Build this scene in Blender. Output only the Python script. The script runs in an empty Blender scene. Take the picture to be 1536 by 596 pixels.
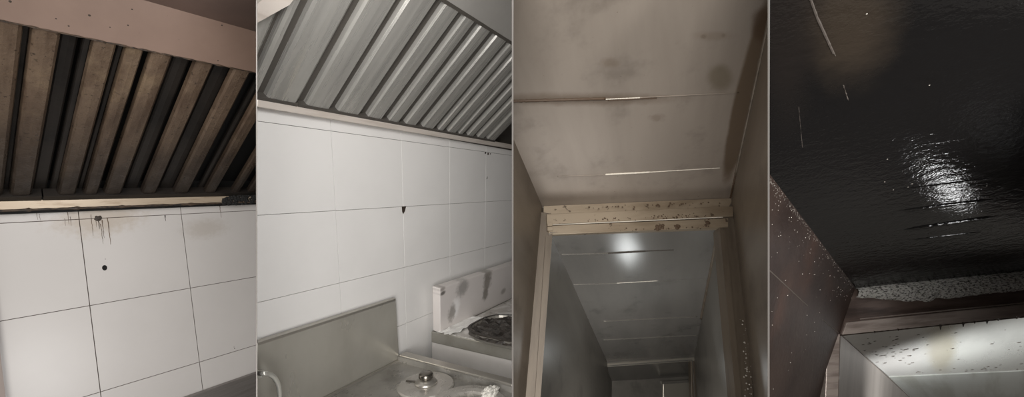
import bpy, bmesh, math, random
from mathutils import Vector as V, noise as NZ

# ------------------------------------------------------------------ camera, world, exposure, lights
scene = bpy.context.scene
F = 600.0                      # focal length in pixels of a 1536 x 596 frame
CAM = V((0, 0, 2.4))           # the camera stands here; all builders below measure from it
cd = bpy.data.cameras.new('camera'); cam = bpy.data.objects.new('camera', cd)
scene.collection.objects.link(cam)
cd.sensor_width = 36.0; cd.lens = 36.0 * F / 1536.0; cd.clip_start = 0.02
cam.location = CAM; cam.rotation_euler = (math.pi / 2, 0, 0)
scene.camera = cam
world = bpy.data.worlds.new('world'); scene.world = world; world.use_nodes = True
bg = world.node_tree.nodes['Background']
bg.inputs[0].default_value = (1.0, 0.98, 0.955, 1); bg.inputs[1].default_value = 0.55
vs = scene.view_settings
vs.view_transform = 'Standard'; vs.look = 'None'; vs.gamma = 1; vs.exposure = 0.0; vs.use_curve_mapping = False

def area(name, loc, target, size, power, col=(1, .96, .9), size_y=None):
    l = bpy.data.lights.new(name, 'AREA'); l.energy = power; l.color = col; l.size = size
    if size_y: l.shape = 'RECTANGLE'; l.size_y = size_y
    o = bpy.data.objects.new(name, l); scene.collection.objects.link(o)
    o.location = CAM + V(loc); d = V(target) - V(loc)
    o.rotation_euler = d.to_track_quat('-Z', 'Y').to_euler()
    return o
# unseen fill lights added behind the camera and before the clean bay
area('fill_behind_camera', (-.2, -1.6, .5), (0, 2, -.1), 1.8, 75, (1, .97, .93))  # unseen broad fill, lifts the light in all bays
area('fill_low_clean_bay', (-.25, .55, -.75), (-.2, 2.8, -.2), .5, 9, (1, .98, .97))  # added low fill that brightens the clean bay
area('fill_high_clean_bay', (-.22, .62, .48), (-.25, 2.8, -.5), .3, 9, (1, .98, .97))  # added high fill, not a lamp of the hood

# ------------------------------------------------------------------ helpers
def ray(x, y): return V(((x - 768) / F, 1, -(y - 298) / F))
def vdir(x, y): return ray(x, y).normalized()          # direction whose vanishing point is that pixel
def lin(c): return tuple(((v / 255 + .055) / 1.055) ** 2.4 if v > 10 else v / 255 / 12.92 for v in c)
class Plane:
    def __init__(s, p, a, b):
        s.p = V(p); s.a = V(a).normalized(); s.b = V(b).normalized()
        n = s.a.cross(s.b).normalized()
        s.n = n if n.dot(s.p) < 0 else -n                # faces the camera
    def hit(s, x, y):
        r = ray(x, y); return r * (s.p.dot(s.n) / r.dot(s.n))
    def off(s, d): return Plane(s.p + s.n * d, s.a, s.b)
    def uv(s, q):
        d = q - s.p; ab = s.a.dot(s.b); x = d.dot(s.a); y = d.dot(s.b); k = 1 - ab * ab
        return (x - ab * y) / k, (y - ab * x) / k
    def at(s, u, v, d=0): return s.p + s.a * u + s.b * v + s.n * d
def yon(p, vp, x):             # y at x on the image line from p to vp
    return p[1] + (vp[1] - p[1]) * (x - p[0]) / (vp[0] - p[0])

PART_T = .0025                 # thickness of the sheet dividers between the four bays
DIV = [385.0, 769.0, 1153.0]
BAYS = {1: (None, DIV[0]), 2: (DIV[0], DIV[1]), 3: (DIV[1], DIV[2]), 4: (DIV[2], None)}
def divider_normal(px):        # horizontal normal pointing right
    d = ray(px, 298).normalized(); return V((d.y, -d.x, 0))

WORLD = {}                     # world position of every object built
def link(o, wloc, parent=None):
    scene.collection.objects.link(o)
    WORLD[o.name] = V(wloc)
    if parent is not None:
        o.parent = parent; o.location = V(wloc) - WORLD[parent.name]
    else: o.location = V(wloc)
    return o
def props(o, label=None, cat=None, group=None, kind=None):
    if label: o['label'] = label
    if cat: o['category'] = cat
    if group: o['group'] = group
    if kind: o['kind'] = kind
    return o
def thing(name, loc, label, cat, group=None):
    o = bpy.data.objects.new(name, None); o.empty_display_size = .05
    return props(link(o, V(loc) + CAM), label, cat, group)

def mk(name, bm, mat, parent=None, bay=None, smooth=False, bevel=0, label=None, cat=None, group=None, kind=None):
    bmesh.ops.recalc_face_normals(bm, faces=bm.faces[:])
    if bay:
        for side, px in zip((1, -1), BAYS[bay]):
            if px is None: continue
            n = divider_normal(px) * side               # keep the inner side of the divider
            geom = bm.verts[:] + bm.edges[:] + bm.faces[:]
            r = bmesh.ops.bisect_plane(bm, geom=geom, dist=1e-6, plane_co=n * (PART_T * .5 + .0004), plane_no=n, clear_inner=True)
            ed = [e for e in r['geom_cut'] if isinstance(e, bmesh.types.BMEdge) and e.is_boundary]
            if ed:
                try: bmesh.ops.holes_fill(bm, edges=ed, sides=0)
                except Exception: pass
    if not bm.verts:
        bm.free(); return None
    lo = V((min(v.co.x for v in bm.verts), min(v.co.y for v in bm.verts), min(v.co.z for v in bm.verts)))
    hi = V((max(v.co.x for v in bm.verts), max(v.co.y for v in bm.verts), max(v.co.z for v in bm.verts)))
    c = (lo + hi) / 2
    for v in bm.verts: v.co -= c
    bmesh.ops.recalc_face_normals(bm, faces=bm.faces[:])
    me = bpy.data.meshes.new(name); bm.to_mesh(me); bm.free()
    if smooth:
        for p in me.polygons: p.use_smooth = True
    me.materials.append(mat)
    o = bpy.data.objects.new(name, me); link(o, c + CAM, parent)
    if bevel:
        b = o.modifiers.new('bevel', 'BEVEL'); b.width = bevel; b.segments = 2; b.limit_method = 'ANGLE'
    return props(o, label, cat, group, kind)

def add_hull(bm, front, back):           # solid between two matching loops of points
    a = [bm.verts.new(p) for p in front]; b = [bm.verts.new(p) for p in back]; n = len(a)
    bm.faces.new(a); bm.faces.new(b[::-1])
    for i in range(n): bm.faces.new((a[i], b[i], b[(i + 1) % n], a[(i + 1) % n]))
    return bm
def sheet(pl, px, thick, lift=0):        # solid panel: outline seen at these pixels on plane pl
    bm = bmesh.new(); f = [pl.hit(*p) + pl.n * lift for p in px]
    return add_hull(bm, f, [p - pl.n * (thick + lift) for p in f])
def solid(pts, back):                    # solid panel from explicit points, extruded by a vector
    return add_hull(bmesh.new(), [V(p) for p in pts], [V(p) + V(back) for p in pts])
def box(bm, o, a, b, c):                 # parallelepiped from a corner and three edge vectors
    return add_hull(bm, [o, o + a, o + a + b, o + b], [o + c, o + a + c, o + a + b + c, o + b + c])
def tube(bm, pts, r, seg=12, closed_ends=True):
    rings = []; n = len(pts)
    for i, p in enumerate(pts):
        t = (pts[min(i + 1, n - 1)] - pts[max(i - 1, 0)]).normalized()
        x = t.cross(V((.31, .2, .93))).normalized(); y = t.cross(x)
        rr = r[i] if isinstance(r, (list, tuple)) else r
        rings.append([bm.verts.new(p + (x * math.cos(2 * math.pi * k / seg) + y * math.sin(2 * math.pi * k / seg)) * rr) for k in range(seg)])
    for i in range(n - 1):
        for k in range(seg):
            bm.faces.new((rings[i][k], rings[i][(k + 1) % seg], rings[i + 1][(k + 1) % seg], rings[i + 1][k]))
    if closed_ends: bm.faces.new(rings[0][::-1]); bm.faces.new(rings[-1])
    return bm
def lathe(bm, c, ax, ex, ey, prof, seg=32):   # profile of (radius, height) about axis ax
    rings = []
    for r, z in prof:
        if r < 1e-5: rings.append([bm.verts.new(c + ax * z)])
        else: rings.append([bm.verts.new(c + ax * z + (ex * math.cos(2 * math.pi * k / seg) + ey * math.sin(2 * math.pi * k / seg)) * r) for k in range(seg)])
    for A, B in zip(rings, rings[1:]):
        for k in range(seg):
            k2 = (k + 1) % seg
            if len(A) == 1: bm.faces.new((A[0], B[k], B[k2]))
            elif len(B) == 1: bm.faces.new((A[k], B[0], A[k2]))
            else: bm.faces.new((A[k], A[k2], B[k2], B[k]))
    return bm
def drop(bm, c, n, r, elong=None, k=1.0, flat=.55):   # small bead sitting on a surface
    n = n.normalized(); x = n.cross(V((.3, .9, .2))).normalized(); y = n.cross(x)
    if elong is not None: x = (elong - n * elong.dot(n)).normalized(); y = n.cross(x)
    top = bm.verts.new(c + n * r * flat); bot = bm.verts.new(c - n * r * .1)
    m = 8; r1 = []; r2 = []
    for i in range(m):
        a = 2 * math.pi * i / m; d = x * math.cos(a) * k + y * math.sin(a)
        r1.append(bm.verts.new(c + d * r)); r2.append(bm.verts.new(c + d * r * .68 + n * r * flat * .78))
    for i in range(m):
        j = (i + 1) % m
        bm.faces.new((bot, r1[j], r1[i])); bm.faces.new((r1[i], r1[j], r2[j], r2[i])); bm.faces.new((r2[i], r2[j], top))

# ------------------------------------------------------------------ materials
class Mat:
    def __init__(s, name, col, rough=.5, metal=0, spec=.5, coat=0):
        s.m = bpy.data.materials.new(name); s.m.use_nodes = True; s.t = s.m.node_tree; s.N = s.t.nodes; s.L = s.t.links
        s.b = s.N['Principled BSDF']; s.b.inputs['Roughness'].default_value = rough
        s.b.inputs['Metallic'].default_value = metal; s.b.inputs['Specular IOR Level'].default_value = spec
        if coat: s.b.inputs['Coat Weight'].default_value = coat; s.b.inputs['Coat Roughness'].default_value = .12
        r = s.N.new('ShaderNodeRGB'); r.outputs[0].default_value = (*lin(col), 1); s.c = r.outputs[0]
        s.pos = s.N.new('ShaderNodeNewGeometry').outputs['Position']
        s.height = None; s.L.new(s.c, s.b.inputs['Base Color'])
    def coords(s, vecs=None, centre=None):
        p = s.pos
        if centre is not None:
            q = s.N.new('ShaderNodeVectorMath'); q.operation = 'SUBTRACT'; s.L.new(p, q.inputs[0]); q.inputs[1].default_value = V(centre) + CAM; p = q.outputs[0]
        if vecs is None: return p
        c = s.N.new('ShaderNodeCombineXYZ')
        for i, v in enumerate(vecs):
            d = s.N.new('ShaderNodeVectorMath'); d.operation = 'DOT_PRODUCT'; s.L.new(p, d.inputs[0]); d.inputs[1].default_value = v
            s.L.new(d.outputs['Value'], c.inputs[i])
        return c.outputs[0]
    def nz(s, scale=5, vecs=None, detail=4, rough=.6, seed=0):
        n = s.N.new('ShaderNodeTexNoise'); n.inputs['Scale'].default_value = scale; n.inputs['Detail'].default_value = detail
        n.inputs['Roughness'].default_value = rough
        a = s.N.new('ShaderNodeVectorMath'); a.operation = 'ADD'; a.inputs[1].default_value = (seed * 1.7, seed * .9, seed * 2.3)
        s.L.new(s.coords(vecs), a.inputs[0]); s.L.new(a.outputs[0], n.inputs['Vector'])
        return n.outputs['Fac']
    def ramp(s, f, lo, hi, a=0, b=1):
        m = s.N.new('ShaderNodeMapRange'); m.interpolation_type = 'SMOOTHSTEP'
        for i, v in zip(('From Min', 'From Max', 'To Min', 'To Max'), (lo, hi, a, b)): m.inputs[i].default_value = v
        s.L.new(f, m.inputs['Value']); return m.outputs[0]
    def math(s, op, a, b):
        m = s.N.new('ShaderNodeMath'); m.operation = op
        for i, v in enumerate((a, b)):
            if hasattr(v, 'links'): s.L.new(v, m.inputs[i])
            else: m.inputs[i].default_value = v
        return m.outputs[0]
    def mix(s, f, col):
        m = s.N.new('ShaderNodeMix'); m.data_type = 'RGBA'
        s.L.new(f, m.inputs[0]); s.L.new(s.c, m.inputs[6]); m.inputs[7].default_value = (*lin(col), 1)
        s.c = m.outputs[2]; s.L.new(s.c, s.b.inputs['Base Color']); return s
    def blot(s, col, scale, lo, hi, amt=1, vecs=None, seed=0, detail=5):
        return s.mix(s.ramp(s.nz(scale, vecs, detail, .62, seed), lo, hi, 0, amt), col)
    def spot(s, col, centre, vecs, soft=.5, amt=1, rag=0, ragscale=30, seed=0):   # a stain, or painted light and shade, with a place of its own
        l = s.N.new('ShaderNodeVectorMath'); l.operation = 'LENGTH'; s.L.new(s.coords(vecs, centre), l.inputs[0])
        d = l.outputs['Value']
        if rag: d = s.math('ADD', d, s.math('MULTIPLY', s.math('SUBTRACT', s.nz(ragscale, None, 4, .6, seed), .5), rag))
        return s.mix(s.ramp(d, 1 - soft, 1 + soft, amt, 0), col)
    def bump(s, scale, strength, dist=.002, vecs=None, detail=3, seed=0, lo=None, hi=None):
        h = s.nz(scale, vecs, detail, .55, seed)
        if lo is not None: h = s.ramp(h, lo, hi)
        b = s.N.new('ShaderNodeBump'); b.inputs['Strength'].default_value = strength; b.inputs['Distance'].default_value = dist
        s.L.new(h, b.inputs['Height'])
        if s.height: s.L.new(s.height, b.inputs['Normal'])
        s.height = b.outputs[0]; s.L.new(s.height, s.b.inputs['Normal']); return s
    def roughen(s, scale, lo, hi, vecs=None, seed=0):
        s.L.new(s.ramp(s.nz(scale, vecs, 4, .6, seed), .3, .7, lo, hi), s.b.inputs['Roughness']); return s
def streak(lng, other, kl, kc):           # texture axes stretched along lng
    e1 = V(lng).normalized(); e2 = V(other); e2 = (e2 - e1 * e2.dot(e1)).normalized()
    return [e2 * kc, e1 * kl, e1.cross(e2) * kc]
def dual(pa, pb, n):                      # in-plane axes so that moving by pa or pb changes one coordinate by 1
    n = n.normalized(); da = pb.cross(n); db = n.cross(pa)
    return da / da.dot(pa), db / db.dot(pb)

# ------------------------------------------------------------------ the frames of the four bays
# bay 1 greasy hood, bay 2 cleaned hood, bay 3 rinsed duct, bay 4 greasy duct
VP1 = (1190, 275); VP2 = (1111, 280); VP3 = (1000, 745); VP4 = (1500, 720)
h1 = vdir(*VP1); u1 = V((-.123, 0, 1)).normalized(); s1 = -vdir(-78, 985)
h2 = vdir(*VP2); u2 = -vdir(690, 3558); s2 = -vdir(-10, 985)
W1 = Plane(ray(192, 430) * 1.6, h1, u1); W1 = Plane(W1.hit(134.9, 459.6), h1, u1)
W2 = Plane(ray(576, 350) * 2.0, h2, u2); W2 = Plane(W2.hit(502.3, 297), h2, u2)
RAIL1 = W1.off(.045); RAIL2 = W2.off(.04)
FP1 = Plane(RAIL1.hit(192, yon((0, 301), VP1, 192)), h1, s1)
FP2 = Plane(RAIL2.hit(385, 147.5), h2, s2)
D3 = vdir(*VP3); X3 = V((1, .055, .042)).normalized(); U3 = V((165, 600, 1412)).normalized()
C3 = Plane(ray(950, 304) * 1.30, D3, X3)
D4 = vdir(*VP4); X4 = V((1, -.02, .104)).normalized(); U4 = V((.3, .25, .9)).normalized()
C4 = Plane(ray(1400, 420) * 1.56, D4, X4)

# ------------------------------------------------------------------ the setting: dividers and floor
m_div = Mat('divider_steel', (96, 92, 88), .6, .1).m
m_floor = Mat('floor_concrete', (150, 146, 140), .8).blot((120, 116, 110), 3, .4, .7, .6).m
bm = bmesh.new(); box(bm, V((-6, -3, -2.45)), V((12, 0, 0)), V((0, 10, 0)), V((0, 0, .05)))
mk('floor', bm, m_floor, kind='structure', label='plain grey concrete floor under the four bays')
for i, (px, d0, d1) in enumerate(((385, .95, 2.6), (769, .62, 3.6), (1153, .62, 3.6))):
    d = ray(px, 298); n = divider_normal(px) * PART_T * .5; bm = bmesh.new()
    p0 = d * d0; p1 = d * d1
    lo = V((0, 0, -2.399)); up = V((0, 0, 1.3))
    box(bm, p0 - n + lo, p1 - p0, up - lo, n * 2)
    mk('wall_divider_%d' % (i + 1), bm, m_div, kind='structure', label=('thin grey sheet divider left of the clean hood', 'thin grey sheet divider between clean hood and rinsed duct', 'thin grey sheet divider between the two ducts')[i])

# ------------------------------------------------------------------ tiled walls
def grout(name, base): return Mat(name, base, .9).m
m_grout1 = Mat('dark_grout', (78, 68, 62), .9).m
m_grout2 = Mat('grey_grout', (88, 84, 79), .9).m
def tile_mat(name, col, hole=None):
    return Mat(name, col, .28, 0, .45).blot(tuple(c - 7 for c in col), 2.2, .35, .75, .8).bump(3, .06, .01)
m_tile1 = tile_mat('white_tile_greasy', (192, 188, 185))
sm = W1.hit(308, 343)
m_tile1.spot((150, 138, 124), sm, [W1.a * 14, W1.b * 26, W1.n * 5], .6, .35, 1.3, 60)
gd = W1.hit(150, 327)
m_tile1.spot((150, 128, 96), gd, [W1.a * 9, W1.b * 18, W1.n * 4], .6, .4, 1.6, 45, 3)
m_tile1 = m_tile1.m
m_tile2 = tile_mat('white_tile_clean', (216, 214, 211)).m

def tile_wall(name, label, pl, us, vs, gap, m_tile, m_grout, bay, outline, skip_hole=None):
    wall = mk(name, sheet(pl.off(-.0035), outline, .05), m_grout, bay=bay, kind='structure', label=label)
    th = .008; ch = .0006
    for i in range(len(us) - 1):
        for j in range(len(vs) - 1):
            a0, a1, b0, b1 = us[i] + gap / 2, us[i + 1] - gap / 2, vs[j] + gap / 2, vs[j + 1] - gap / 2
            bm = bmesh.new()
            hole = None
            if skip_hole:
                hu, hv = pl.uv(pl.hit(*skip_hole[:2]))
                if a0 < hu < a1 and b0 < hv < b1: hole = (hu, hv)
            outer = [(a0 + ch, b0 + ch), (a1 - ch, b0 + ch), (a1 - ch, b1 - ch), (a0 + ch, b1 - ch)]
            low = [(a0, b0), (a1, b0), (a1, b1), (a0, b1)]
            fv = [bm.verts.new(pl.at(u, v)) for u, v in outer]
            mv = [bm.verts.new(pl.at(u, v, -ch)) for u, v in low]
            bv = [bm.verts.new(pl.at(u, v, -th)) for u, v in low]
            for k in range(4):
                k2 = (k + 1) % 4
                bm.faces.new((fv[k], fv[k2], mv[k2], mv[k])); bm.faces.new((mv[k], mv[k2], bv[k2], bv[k]))
            bm.faces.new(bv[::-1])
            if hole:
                r = skip_hole[2]; n = 20
                c1 = [bm.verts.new(pl.at(hole[0] + r * .68 * math.cos(2 * math.pi * k / n), hole[1] + r * math.sin(2 * math.pi * k / n))) for k in range(n)]
                c2 = [bm.verts.new(pl.at(hole[0] + r * .68 * math.cos(2 * math.pi * k / n), hole[1] + r * math.sin(2 * math.pi * k / n), -th * .98)) for k in range(n)]
                for k in range(n): bm.faces.new((c1[k], c1[(k + 1) % n], c2[(k + 1) % n], c2[k]))
                # face round the hole: four fans between tile corner and quarter of the hole
                q = n // 4
                for k in range(4):           # corner k faces angle 225, 315, 45, 135
                    s0 = (10 + k * q + 3) % n if False else (n * 5 // 8 + k * q - q // 2) % n
                    for t in range(q): bm.faces.new((fv[k], c1[(s0 + t + 1) % n], c1[(s0 + t) % n]))
                    bm.faces.new((fv[k], fv[(k + 1) % 4], c1[(s0 + q) % n]))
            else: bm.faces.new(fv)
            mk('tile', bm, m_tile, wall, bay)
    return wall
w, r0 = .308, .3285
wall1 = tile_wall('wall_greasy_bay', 'white tiled wall with dark joints below the greasy hood', W1,
                  [k * w for k in range(-3, 4)], [.002 + k * r0 for k in range(-4, 3)], 0.0021, m_tile1, m_grout1, 1,
                  [(-250, 215), (420, 250), (420, 800), (-250, 800)], (157, 402, .0105))
wall2 = tile_wall('wall_clean_bay', 'clean white tiled wall with thin joints below the clean hood', W2,
                  [-.788, -.394, 0, .401, .788, 1.18, 1.572], [-1.72, -1.385, -1.05, -.717, -.391, -.057, .286, .62], .0017, m_tile2, m_grout2, 2,
                  [(360, 60), (790, 190), (790, 640), (360, 760)])
m_black = Mat('hole_darkness', (12, 11, 10), .9).m
bm = bmesh.new(); hp = W1.hit(157, 402); lathe(bm, hp - W1.n * .0033, W1.n, W1.a * .68, W1.n.cross(W1.a), [(0, -.0003), (.0104, -.0003), (.0104, .0028), (.009, .001), (0, .0006)], 20)  # black cup paints in the darkness of the deep hole
mk('drilled_hole', bm, m_black, wall1, label='black round drilled hole in the tile')

# grease runs on the tiles of bay 1, broken corner of the grout in bay 2
m_run = Mat('brown_grease', (92, 72, 50), .35, 0, .5).blot((50, 38, 28), 40, .4, .7, .9).m
m_dirt = Mat('black_dirt', (48, 38, 30), .6).m
rnd = random.Random(4)
def runmark(x, y0, y1, wpx, mat, pl=W1, parent=wall1, bay=1, jig=1.2, bulb=False):
    bm = bmesh.new(); n = max(4, int((y1 - y0) / 3)); L = []; R = []
    for i in range(n + 1):
        t = i / n; y = y0 + (y1 - y0) * t; cx = x + .125 * (y - y0) + rnd.uniform(-jig, jig) * .35
        ww = wpx * (1 - .75 * t) * rnd.uniform(.75, 1.2)
        if bulb and i == n: ww = wpx * 1.1
        L.append((cx - ww / 2, y)); R.append((cx + ww / 2, y))
    f = [pl.hit(*p) + pl.n * .0009 for p in L + R[::-1]]
    add_hull(bm, f, [p - pl.n * .001 for p in f])
    mk('grease_run', bm, mat, parent, bay)
for x, y0, y1, ww, m in ((55, 320, 330, .9, m_run), (59, 321, 331, .7, m_run), (101, 318, 337, 1.2, m_run), (105, 325, 339, 1, m_run), (97, 328, 339, .8, m_run),
                         (136, 322, 354, 1.2, m_run), (147, 326, 344, 2.0, m_dirt), (153, 330, 357, 1.6, m_run), (151, 336, 366, 1.1, m_run), (161, 327, 367, 1.7, m_run),
                         (247, 323, 332, 1.7, m_dirt), (329, 306, 327, .9, m_run), (143, 327, 341, 1.0, m_run)):
    runmark(x, y0, y1, ww, m)
bm = bmesh.new()
for k in range(26):
    a = rnd.random() * 6.28; r = rnd.random() ** .6
    drop(bm, W1.hit(147.5 + math.cos(a) * r * 4.5, 327.5 + math.sin(a) * r * 3.5), W1.n, rnd.uniform(.002, .006))
mk('grease_clump', bm, m_dirt, wall1, 1, label='dark clump of grease on the tile joint')
bm = bmesh.new()
for x, y, r in ((158, 389, .0013), (352, 523, .0022), (351, 521, .0014)): drop(bm, W1.hit(x, y), W1.n, r)
mk('dirt_speck', bm, m_dirt, wall1, 1)
f = [W2.hit(*p) + W2.n * .0012 for p in ((602.5, 310), (609, 309.5), (607.2, 317), (604.6, 321.5), (603.2, 318))]
mk('broken_grout', add_hull(bmesh.new(), f, [p - W2.n * .002 for p in f]), m_dirt, wall2, 2, label='dark chipped spot at the tile joint')
bm = bmesh.new()
for x, y, r in ((728, 229.5, .008), (732, 231, .009), (735.5, 231, .005), (730.5, 268, .005), (731, 266, .004)): drop(bm, W2.hit(x, y), W2.n, r)
mk('dirt_speck', bm, m_dirt, wall2, 2)

# ------------------------------------------------------------------ hoods: filters, rails, panels
def slat_solid(pl, a0, a1, b0, b1, d=.022, lift=0, cham=.16, round_=True):
    w = a1 - a0
    if round_: prof = [(a0, -d), (a0 + w * cham * .35, -d * .35), (a0 + w * cham, -.0015), (a0 + w * .5, 0), (a1 - w * cham, -.0015), (a1 - w * cham * .35, -d * .35), (a1, -d)]
    else: prof = [(a0, -d), (a0, 0), (a1, 0), (a1, -d)]
    return add_hull(bmesh.new(), [pl.at(a, b0, z + lift) for a, z in prof], [pl.at(a, b1, z + lift) for a, z in prof])

def edge_a(pl, x, y): return pl.uv(pl.hit(x, y))[0]

# bay 1 -----------------------------------------------------------
brush1 = streak(s1, h1, 4, 22)
m_slat1 = Mat('greasy_slat', (112, 94, 78), .42, .25, .5).blot((72, 55, 43), 1.0, .38, .66, .7, brush1).blot((44, 35, 28), 90, .60, .68, .8, None, 3)
m_slat1.blot((150, 130, 104), 5, .55, .75, .5, None, 8).bump(140, .35, .004, None, 4).bump(30, .25, .004)
bot = FP1.at(.25, 0); m_slat1.spot((16, 14, 13), FP1.at(.2, -.02), [h1 * .1, s1 * 2.8, FP1.n * 1], .9, .85, .8, 7)  # shade at the slat bottoms painted in, with grease build-up
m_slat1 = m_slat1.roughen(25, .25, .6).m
m_back1 = Mat('dark_rear_slat', (40, 35, 31), .5, .2).blot((18, 16, 15), 6, .4, .7, .9).bump(60, .3, .003).m  # dark tone of the rear slats and filter frames
m_hood_black = Mat('hood_black', (15, 14, 13), .7).m  # near-black for the hood's inner panels and crusted grease
m_rail1 = Mat('greasy_rail', (176, 160, 140), .35, .25).blot((120, 98, 72), 5, .5, .75, .6, streak(h1, u1, 2, 14)).m
m_edge1 = Mat('grease_edge', (72, 58, 46), .5).blot((30, 24, 20), 30, .42, .6, .95).bump(80, .5, .004).m
m_fascia1 = Mat('brown_fascia', (124, 103, 91), .45, .1).blot((106, 86, 75), 2.5, .35, .7, .7).blot((70, 54, 44), 55, .70, .74, .8, None, 5).m
m_ceil1 = Mat('hood_ceiling_brown', (104, 86, 78), .5, .1).blot((80, 66, 60), 3, .4, .7, .6).m
m_post = Mat('grey_trim', (140, 128, 122), .5).m

btop1 = FP1.uv(FP1.hit(192, yon((0, 30), VP1, 192)))[1]
hood1 = thing('range_hood', FP1.at(.2, .2), 'greasy brown range hood above the dark jointed tiles', 'hood')
# rear rail and its greasy lower edge
q = [(-220, yon((0, 301), VP1, -220)), (400, yon((0, 301), VP1, 400)), (400, yon((0, 315.5), VP1, 400)), (-220, yon((0, 315.5), VP1, -220))]
mk('rear_rail', sheet(RAIL1, q, .044), m_rail1, hood1, 1, bevel=.002)
bm = bmesh.new(); pts = []
n = 120
prev = None
for i in range(n + 1):
    x = -220 + 620 * i / n
    y = yon((0, 316.6), VP1, x)
    p = RAIL1.hit(x, y)
    pts.append(p); 
tube(bm, pts, [max(.0016, .0042 + .0026 * NZ.noise(V((i * .35, 2, 0))) + (.003 if NZ.noise(V((i * 1.3, 7, 0))) > .38 else 0)) for i in range(n + 1)], 7)
mk('greasy_bead', bm, m_edge1, hood1, 1, smooth=True, label='bead of brown grease along the rail')
# fascia and hood ceiling
def top1(x): return yon((0, 30), VP1, x)
FA1 = Plane(FP1.hit(192, top1(192)), h1, u1 + W1.n * .55)
def fas1(x): return yon((215, 0), VP1, x)
q = [(-260, top1(-260) + .5), (410, top1(410) + .5), (410, fas1(410)), (-260, fas1(-260))]
mk('fascia', sheet(FA1, q, .004), m_fascia1, hood1, 1)
CE1 = Plane(FA1.hit(250, fas1(250)), h1, W1.n + u1 * .12)
q = [(-260, fas1(-260)), (410, fas1(410)), (410, fas1(410) - 200), (-260, fas1(-260) - 160)]
mk('ceiling_panel', sheet(CE1, q, .004), m_ceil1, hood1, 1)
bm = bmesh.new()
for x, y, r in ((15, 2, .003), (134, 23, .003), (84, 28, .0018), (103, 39, .002), (192, 38, .0022), (165, 41, .0017), (198, 14, .0022), (333, 38, .0028), (327, 91, .002)):
    drop(bm, FA1.hit(x, y), FA1.n, r * .9)
mk('grease_spots', bm, m_dirt, hood1, 1, kind='stuff')
bm = bmesh.new(); n = 90; pts = []
for i in range(n + 1):
    x = -200 + 600 * i / n; pts.append(FA1.hit(x, top1(x) + .4) + FA1.n * .001)
tube(bm, pts, [max(.0008, .002 + .003 * NZ.noise(V((i * .6, 12, 0)))) for i in range(n + 1)], 6)
mk('grease_line', bm, m_edge1, hood1, 1)
# dark plenum behind the filters
a_l = edge_a(FP1, -220, 150); a_r = edge_a(FP1, 400, 150) + .5
mk('plenum_panel', solid([FP1.at(a_l, -.12, -.085), FP1.at(a_r, -.12, -.085), FP1.at(a_r, btop1 + .05, -.085), FP1.at(a_l, btop1 + .05, -.085)], FP1.n * -.004), m_hood_black, hood1, 1)
bm = bmesh.new(); box(bm, FP1.at(a_l, -.002, 0), h1 * (a_r - a_l), (RAIL1.n * -.044), u1 * .012); mk('gutter_floor', bm, m_hood_black, hood1, 1)
fr = [((-90, -40, 150), 'f'), ((-34, 24, 150), 'f'), ((33, 76, 150), 'f'), None, ((119, 155, 150), 'f'), ((166, 194, 150), 'f'), ((203, 237, 150), 'f'), ((270, 299, 150), 'f'), ((328, 357, 150), 'f'),
      ((356, 376, 200), 'f'), ((377, 391, 240), 'f'), ((380, 395, 275), 'f')]
bk = [((20, 36, 150), 0), ((72, 99, 150), 0), ((104, 124, 150), 1), ((153, 168, 150), 1), ((236, 262, 150), 1), ((298, 325, 150), 1), ((357, 368, 170), 1)]
filters1 = []
for lab, fi in (('greasy baffle filter with two wide slats nearest the left edge', 0), ('long greasy baffle filter whose narrow slats run into the dark corner', 1)):
    t = thing('baffle_filter', FP1.at((-.1, .35)[fi], 0), lab, 'filter', 'greasy baffle filters'); filters1.append(t)
fi = 0
for e in fr:
    if e is None: fi = 1; continue
    (x0, x1, y), _ = e
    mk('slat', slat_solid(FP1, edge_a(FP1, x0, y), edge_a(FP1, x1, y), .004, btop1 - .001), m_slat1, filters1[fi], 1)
for (x0, x1, y), fi in bk:
    pb = FP1.off(-.03)
    mk('rear_slat', slat_solid(pb, edge_a(pb, x0, y), edge_a(pb, x1, y), .004, btop1 - .001, .012), m_back1, filters1[fi], 1)
ag = edge_a(FP1, 92, 150)
for t, a0, a1 in ((filters1[0], a_l, ag), (filters1[1], ag + .004, a_r - .3)):
    for b0, b1 in ((-.004, .026), (btop1 - .004, btop1 + .012)):
        bm = bmesh.new(); box(bm, FP1.at(a0, b0, -.03), h1 * (a1 - a0), s1 * (b1 - b0), FP1.n * (.033 if b0 < .1 else .02)); mk('frame_rail', bm, m_back1, t, 1)
# grease build-up in the far corner
bm = bmesh.new(); rr = random.Random(9)
for k in range(300):
    x = rr.uniform(334, 384); t = (x - 334) / 50
    y = rr.uniform(299 - 13 * t, 305 - 3 * t + 3 * rr.random())
    drop(bm, RAIL1.hit(x, y) + RAIL1.n * .002, RAIL1.n, rr.uniform(.002, .008))
mk('grease_crust', bm, m_hood_black, hood1, 1, kind='stuff', label='black crusted grease in the hood corner')
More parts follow.
